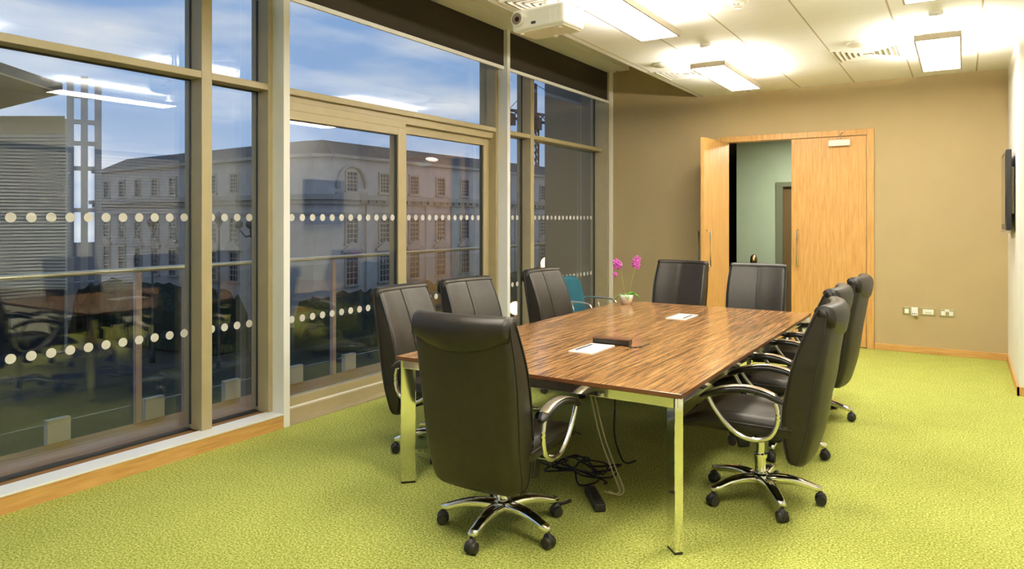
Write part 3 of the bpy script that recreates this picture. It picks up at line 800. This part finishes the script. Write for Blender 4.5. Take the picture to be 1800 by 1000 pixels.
# classical building across the street
bd = empty('stone_building', 'large pale stone classical building across the street', 'building', (-41, 40, -7))
def L(p): return (p[0]+41, p[1]-40)
foot = [L(p) for p in ((-41,39.0),(-41,100),(-58,100),(-58,56),(-77,57.5),(-77,40.0),(-45,37.5),(-42,38.0))]
def inset(poly, d):
    n = len(poly); out = []
    A = sum(poly[i][0]*poly[(i+1)%n][1]-poly[(i+1)%n][0]*poly[i][1] for i in range(n)); sg = 1 if A > 0 else -1
    for i in range(n):
        p0, p1, p2 = Vector(poly[i-1]), Vector(poly[i]), Vector(poly[(i+1)%n])
        e1 = (p1-p0).normalized(); e2 = (p2-p1).normalized()
        n1 = Vector((-e1.y,e1.x))*sg; n2 = Vector((-e2.y,e2.x))*sg
        m_ = (n1+n2); m_ = m_/max(.3, m_.length_squared/2) * .5 * 1.0
        m_ = (n1+n2).normalized() / max(.4, (n1+n2).normalized().dot(n1))
        out.append((p1.x+m_.x*d, p1.y+m_.y*d))
    return out
GZ = 7.0
obj('wall', prism(BM(), foot, 0, GZ+6.2), M_stone, bd)
b = prism(BM(), inset(foot,-.55), GZ+2.95, GZ+3.35); prism(b, inset(foot,-.30), GZ+2.6, GZ+2.95); prism(b, inset(foot,-.12), GZ+1.75, GZ+1.95)
co_ = obj('cornice', b, M_stone2, bd)
b = BM()
for k in range(60):
    y = 1.6+k*.95; box(b, .3,.45,y,y+.42,GZ+2.72,GZ+2.95)
obj('dentils', b, M_stone2, co_)
b = prism(BM(), inset(foot,-.35), GZ+6.2, GZ+6.45); obj('parapet', b, M_stone2, bd)
b = BM()
r0 = [(x,y,GZ+6.45) for x,y in inset(foot,.1)]; r1 = [(x,y,GZ+7.75) for x,y in inset(foot,2.2)]
ring_loft(b, [r0, r1]); obj('roof', b, M_roof, bd)
def wmesh(w, h, kind):
    b = BM()
    t = .16
    box(b, -w/2-t, -w/2, -.10, .05, 0, h); box(b, w/2, w/2+t, -.10, .05, 0, h); box(b, -w/2-t, w/2+t, -.10, .05, h, h+t); box(b, -w/2-t-.1, w/2+t+.1, -.18, .05, -t, 0)
    for k in (1,2): box(b, -w/2+w*k/3-.03, -w/2+w*k/3+.03, -.02, .03, 0, h)
    for k in range(1,5): box(b, -w/2, w/2, -.02, .03, h*k/5-.03, h*k/5+.03)
    if kind == 'ped':
        vs = [(-w/2-.5,h+.35),(w/2+.5,h+.35),(0,h+1.05)]
        a = [b.verts.new((x,-.25,z)) for x,z in vs]; c = [b.verts.new((x,.05,z)) for x,z in vs]
        for k in range(3): b.faces.new((a[k],a[(k+1)%3],c[(k+1)%3],c[k]))
        b.faces.new(a[::-1]); b.faces.new(c)
        box(b, -w/2-.5, w/2+.5, -.25, .05, h+.18, h+.35)
    return b
def first_window(w, h, kind):
    o = obj('window', wmesh(w,h,kind), M_stone2, bd)
    p = obj('glass', bx(-w/2,w/2,.0,.06,0,h), M_pane, o)
    return o, p
ROWS = [(GZ+3.65,1.05,1.5,'plain'),(GZ-.5,1.15,1.95,'plain'),(GZ-3.75,1.2,2.35,'ped')]
slots = [((.0, 1.0+3.8*k), PI/2) for k in range(12)]
wa = math.atan2(41.6-37.6, -98+46)      # wing direction
for k in range(9):
    d_ = 2.2+3.3*k
    slots.append(((-5-d_*math.cos(math.atan2(4,52)), -2.4+d_*math.sin(math.atan2(4,52))), -math.atan2(4,52)))
for z, w, h, kind in ROWS:
    w0, p0 = first_window(w, h, kind)
    for k, ((x, y), rz) in enumerate(slots):
        if k == 0: o = w0
        else:
            o = w0.copy(); COL.objects.link(o); o.parent = bd
            q = p0.copy(); COL.objects.link(q); q.parent = o
        dx, dy = (math.sin(rz)*.02, -math.cos(rz)*.02)
        o.location = (x+dx, y+dy, z); o.rotation_euler = (0,0,rz)
# arched attic bay at the corner pavilion and pilasters
b = BM(); tube(b, [(.12, .1+1.55*math.cos(PI*k/16)+.9, GZ+3.9+1.75*math.sin(PI*k/16)) for k in range(17)], .16, 8)
box(b, -.2,.14,-.7,2.7,GZ+3.25,GZ+3.55); obj('arched_moulding', b, M_stone2, bd)
b = BM()
for y in (2.9,6.7,10.5,14.3,18.1,21.9,25.7): box(b, -.1,.18,y-.35,y+.35,0,GZ+2.6)
obj('pilaster', b, M_stone, bd)
wq = w0.copy(); 
bpy.data.objects.remove(wq)

def hedge(p0, p1, h, w, lab):
    p0, p1 = Vector(p0), Vector(p1); d_ = (p1-p0); n_l = int(d_.length/.7); t = d_.normalized(); a = Vector((-t.y, t.x))
    rings = []
    for i in range(n_l+1):
        c = p0 + d_*(i/n_l); ring = []
        for k in range(14):
            q = PI*k/13
            r1 = w*math.cos(q)*(1+random.uniform(-.12,.12)); z = h*max(0, math.sin(q))**.6*(1+random.uniform(-.10,.14))
            e = c + a*r1 + t*random.uniform(-.2,.2); ring.append((e.x-p0.x, e.y-p0.y, z))
        rings.append(ring)
    r = empty('hedge', lab, 'hedge', (p0.x, p0.y, -6.9))
    obj('foliage', ring_loft(BM(), rings), M_hedge, r, smooth=False)
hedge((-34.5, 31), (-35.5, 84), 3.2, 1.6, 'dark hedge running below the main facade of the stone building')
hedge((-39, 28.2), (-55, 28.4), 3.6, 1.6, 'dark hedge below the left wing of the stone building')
# lamps in the street
def street_lamp(x, y, h, lab, kind):
    r = empty('street_lamp', lab, 'street lamp', (x, y, -7.0), 0, 'street lamps below the balcony')
    b = lathe(BM(), [(.16,0),(.12,.6),(.06,.8),(.05,h)], 12); obj('post', b, M_lampost, r, smooth=True)
    if kind == 'globe':
        b = BM(); sphere(b, (0,0,h+.18), .24); obj('globe', b, M_lampglow, r, smooth=True)
    elif kind == 'lantern':
        b = lathe(BM(), [(.05,h),(.32,h+.55),(.36,h+.6),(.05,h+.85),(.0001,h+.9)], 8); obj('lantern', b, M_lampost, r)
    elif kind == 'cluster':
        b = BM()
        for k in range(4):
            a = PI/4+k*PI/2; tube(b, [(0,0,h-.5),(.35*math.cos(a),.35*math.sin(a),h-.6),(.75*math.cos(a),.75*math.sin(a),h-.1)], .05, 8)
        obj('arms', b, M_lampost, r)
        b = BM()
        for k in range(4):
            a = PI/4+k*PI/2; sphere(b, (.75*math.cos(a),.75*math.sin(a),h+.15), .26)
        obj('globe', b, M_lampost, r, smooth=True)
    else:
        b = BM(); tube(b, [(0,0,h),(.1,.5,h+.25),(.3,2.0,h+.35)], .05, 8); obj('arm', b, M_lampost, r)
        b = BM(); sphere(b, (.35,2.6,h+.28), .3, .5, 2.2, .45); obj('lamp_head', b, M_lampwhite, r, smooth=True)
    return r
def at(px, t): 
    r_ = (px-900)/F; c, s = math.cos(TH), math.sin(TH)
    return (t*(r_*c-s), t*(r_*s+c))
x, y = at(385, 40); street_lamp(x, y, 7+1.0, 'slim dark lantern post seen through the narrow pane', 'lantern')
x, y = at(443, 42); street_lamp(x, y, 7+1.0, 'dark post with a cluster of round lamps left of the white post', 'cluster')
x, y = at(706, 45); street_lamp(x, y, 7+5.1, 'street lamp with pale curved head before the pinkish facade', 'arm')
x, y = at(268, 42); street_lamp(x, y, 7+.7, 'slim dark lantern post seen through the large left pane', 'lantern')
x, y = at(906, 26); street_lamp(x, y, 7-1.95, 'lit orange globe lamp seen beside the second white post', 'globe')
x, y = at(963, 24); street_lamp(x, y, 7-.2, 'lit orange globe lamp seen past the narrow end window', 'globe')

# three shaft tower and block added for the mirrored blinds at the far left
x, y = at(148, 60)
tw = empty('stone_tower', 'pale tower of three tied shafts rising behind the large left pane', 'tower', (x, y, -7), math.radians(-26.7))
for k in (-1, 0, 1): obj('shaft', bx(-.27,.27,k*1.0-.25,k*1.0+.27,0,20.4 - .3*abs(k)), M_concrete, tw)
for z in (9,12.5,14.6,16.4,18.6): obj('tie_beam', bx(-.25,.25,-1.05,1.05,z,z+.35), M_concrete, tw)

nb = empty('mirrored_blind_block', 'tan block added in place of mirrored blinds, with thin horizontal louvres and a roof', 'building', (*at(115, 45), -7))
lv, fw = Vector((-math.cos(TH), -math.sin(TH), 0)), Vector((-math.sin(TH), math.cos(TH), 0))
def quadbox(b, p, wdt, dep, z0, z1, off=0.):
    q = Vector((0,0,0)) + fw*off
    P = [q, q+lv*wdt, q+lv*wdt+fw*dep, q+lv*(.72*dep)+fw*dep]
    return prism(b, [(v_.x, v_.y) for v_ in P][::-1], z0, z1)
obj('wall', quadbox(BM(), 0, 16, 9, 0, 14.8, .2), M_tanblock, nb)
obj('parapet', quadbox(BM(), 0, 16.0, 9, 13.85, 14.95, -.05), M_wallfar, nb)
b = BM()
for k in range(46): quadbox(b, 0, 16, .26, 3.9+k*.215, 3.928+k*.215)
obj('louvres', b, M_louvre, nb)  # solid dark lines imitate the blind slats reflected in the glass
obj('dark_base', quadbox(BM(), 0, 16.1, 9, 0, 4.0, -.12), M_ground, nb)  # dark band added to black out the foot of the block
ap = Vector((*at(110,45), 0)); pa = Vector((*at(0,38.8), 0)); pb = Vector((*at(0,51.4), 0)); og = Vector((*at(115,45), 0))
P = [ap-og, ap+(pa-ap)*1.8-og, ap+(pb-ap)*1.8-og]
obj('soffit', prism(BM(), [(v_.x,v_.y) for v_ in P], 16.35, 16.45), M_wallfar, nb)
obj('roof', prism(BM(), [(v_.x,v_.y) for v_ in P], 16.45, 17.0), M_roof, nb)
# crane
x, y = at(938, 130)
cr = empty('tower_crane', 'red oxide tower crane rising behind the stone building', 'crane', (x, y, -7), math.radians(10))
def lattice(b, p, q, w, n, r_):
    p, q = Vector(p), Vector(q); t = (q-p).normalized(); a = t.cross(Vector((0,0,1)))
    if a.length < .1: a = Vector((1,0,0))
    a.normalize(); c = a.cross(t)
    cs = [a*w+c*w, -a*w+c*w, -a*w-c*w, a*w-c*w]
    for k in cs: tube(b, [p+k, q+k], r_, 5)
    for i in range(n):
        for e in range(4):
            u0 = p+(q-p)*(i/n)+cs[e]; u1 = p+(q-p)*((i+1)/n)+cs[(e+1)%4]; tube(b, [u0,u1], r_*.7, 4)
    return b
obj('mast', lattice(BM(), (0,0,0),(0,0,27.5), .7, 22, .16), M_crane, cr)
obj('jib', lattice(BM(), (-3,-5,27),(14,22,26), .7, 16, .14), M_crane, cr)
obj('apex', lattice(BM(), (0,0,27.5),(0,0,33), .4, 5, .14), M_crane, cr)
b = BM(); tube(b, [(0,0,33),(10,16,27)], .06, 5); tube(b, [(0,0,33),(-3,-5,27.6)], .06, 5); obj('tie_rod', b, M_crane, cr)
obj('cab', bx(-1.2,1.2,-1.2,1.2,24.6,26.8), M_crane, cr)
obj('counterweight', bx(-3.6,-1.9,-6,-4,25,27), M_crane, cr)

# warm street light on the facade
for px, t, e in ((690,54,0),(790,58,0)):
    pass

# ------------------------------------------------------------------ sky
W = bpy.data.worlds.new('dusk_sky'); S.world = W; W.use_nodes = True
n, l = W.node_tree.nodes, W.node_tree.links; n.clear()
out = n.new('ShaderNodeOutputWorld'); bg = n.new('ShaderNodeBackground'); l.new(bg.outputs[0], out.inputs[0])
tcw = n.new('ShaderNodeTexCoord'); sep = n.new('ShaderNodeSeparateXYZ'); l.new(tcw.outputs['Generated'], sep.inputs[0])
gr = n.new('ShaderNodeValToRGB'); l.new(sep.outputs['Z'], gr.inputs[0])
e = gr.color_ramp.elements; e[0].position = 0; e[0].color = (.38,.52,.80,1); e[1].position = .55; e[1].color = (.22,.40,.80,1)
k = e.new(.18); k.color = (.32,.50,.84,1)
mp = n.new('ShaderNodeMapping'); mp.inputs['Scale'].default_value = (2.2,2.2,9); l.new(tcw.outputs['Generated'], mp.inputs[0])
nz = n.new('ShaderNodeTexNoise'); nz.inputs['Scale'].default_value = 1.6; nz.inputs['Detail'].default_value = 5; nz.inputs['Roughness'].default_value = .5; l.new(mp.outputs[0], nz.inputs['Vector'])
cr_ = n.new('ShaderNodeValToRGB'); l.new(nz.outputs['Fac'], cr_.inputs[0])
cr_.color_ramp.elements[0].position = .47; cr_.color_ramp.elements[0].color = (0,0,0,1); cr_.color_ramp.elements[1].position = .78; cr_.color_ramp.elements[1].color = (1,1,1,1)
mixc = n.new('ShaderNodeMix'); mixc.data_type = 'RGBA'; l.new(cr_.outputs[0], mixc.inputs[0]); l.new(gr.outputs[0], mixc.inputs[6]); mixc.inputs[7].default_value = (.95,.96,1.0,1)
l.new(mixc.outputs[2], bg.inputs['Color']); bg.inputs['Strength'].default_value = .52

# ------------------------------------------------------------------ render settings
vs = S.view_settings; vs.view_transform = 'Standard'; vs.look = 'None'; vs.gamma = 1; vs.exposure = 1.0; vs.use_curve_mapping = False
cy = S.cycles; cy.use_denoising = True; cy.max_bounces = 10; cy.diffuse_bounces = 5; cy.glossy_bounces = 6; cy.transparent_max_bounces = 24; cy.sample_clamp_indirect = 6
cy.caustics_reflective = False; cy.caustics_refractive = False
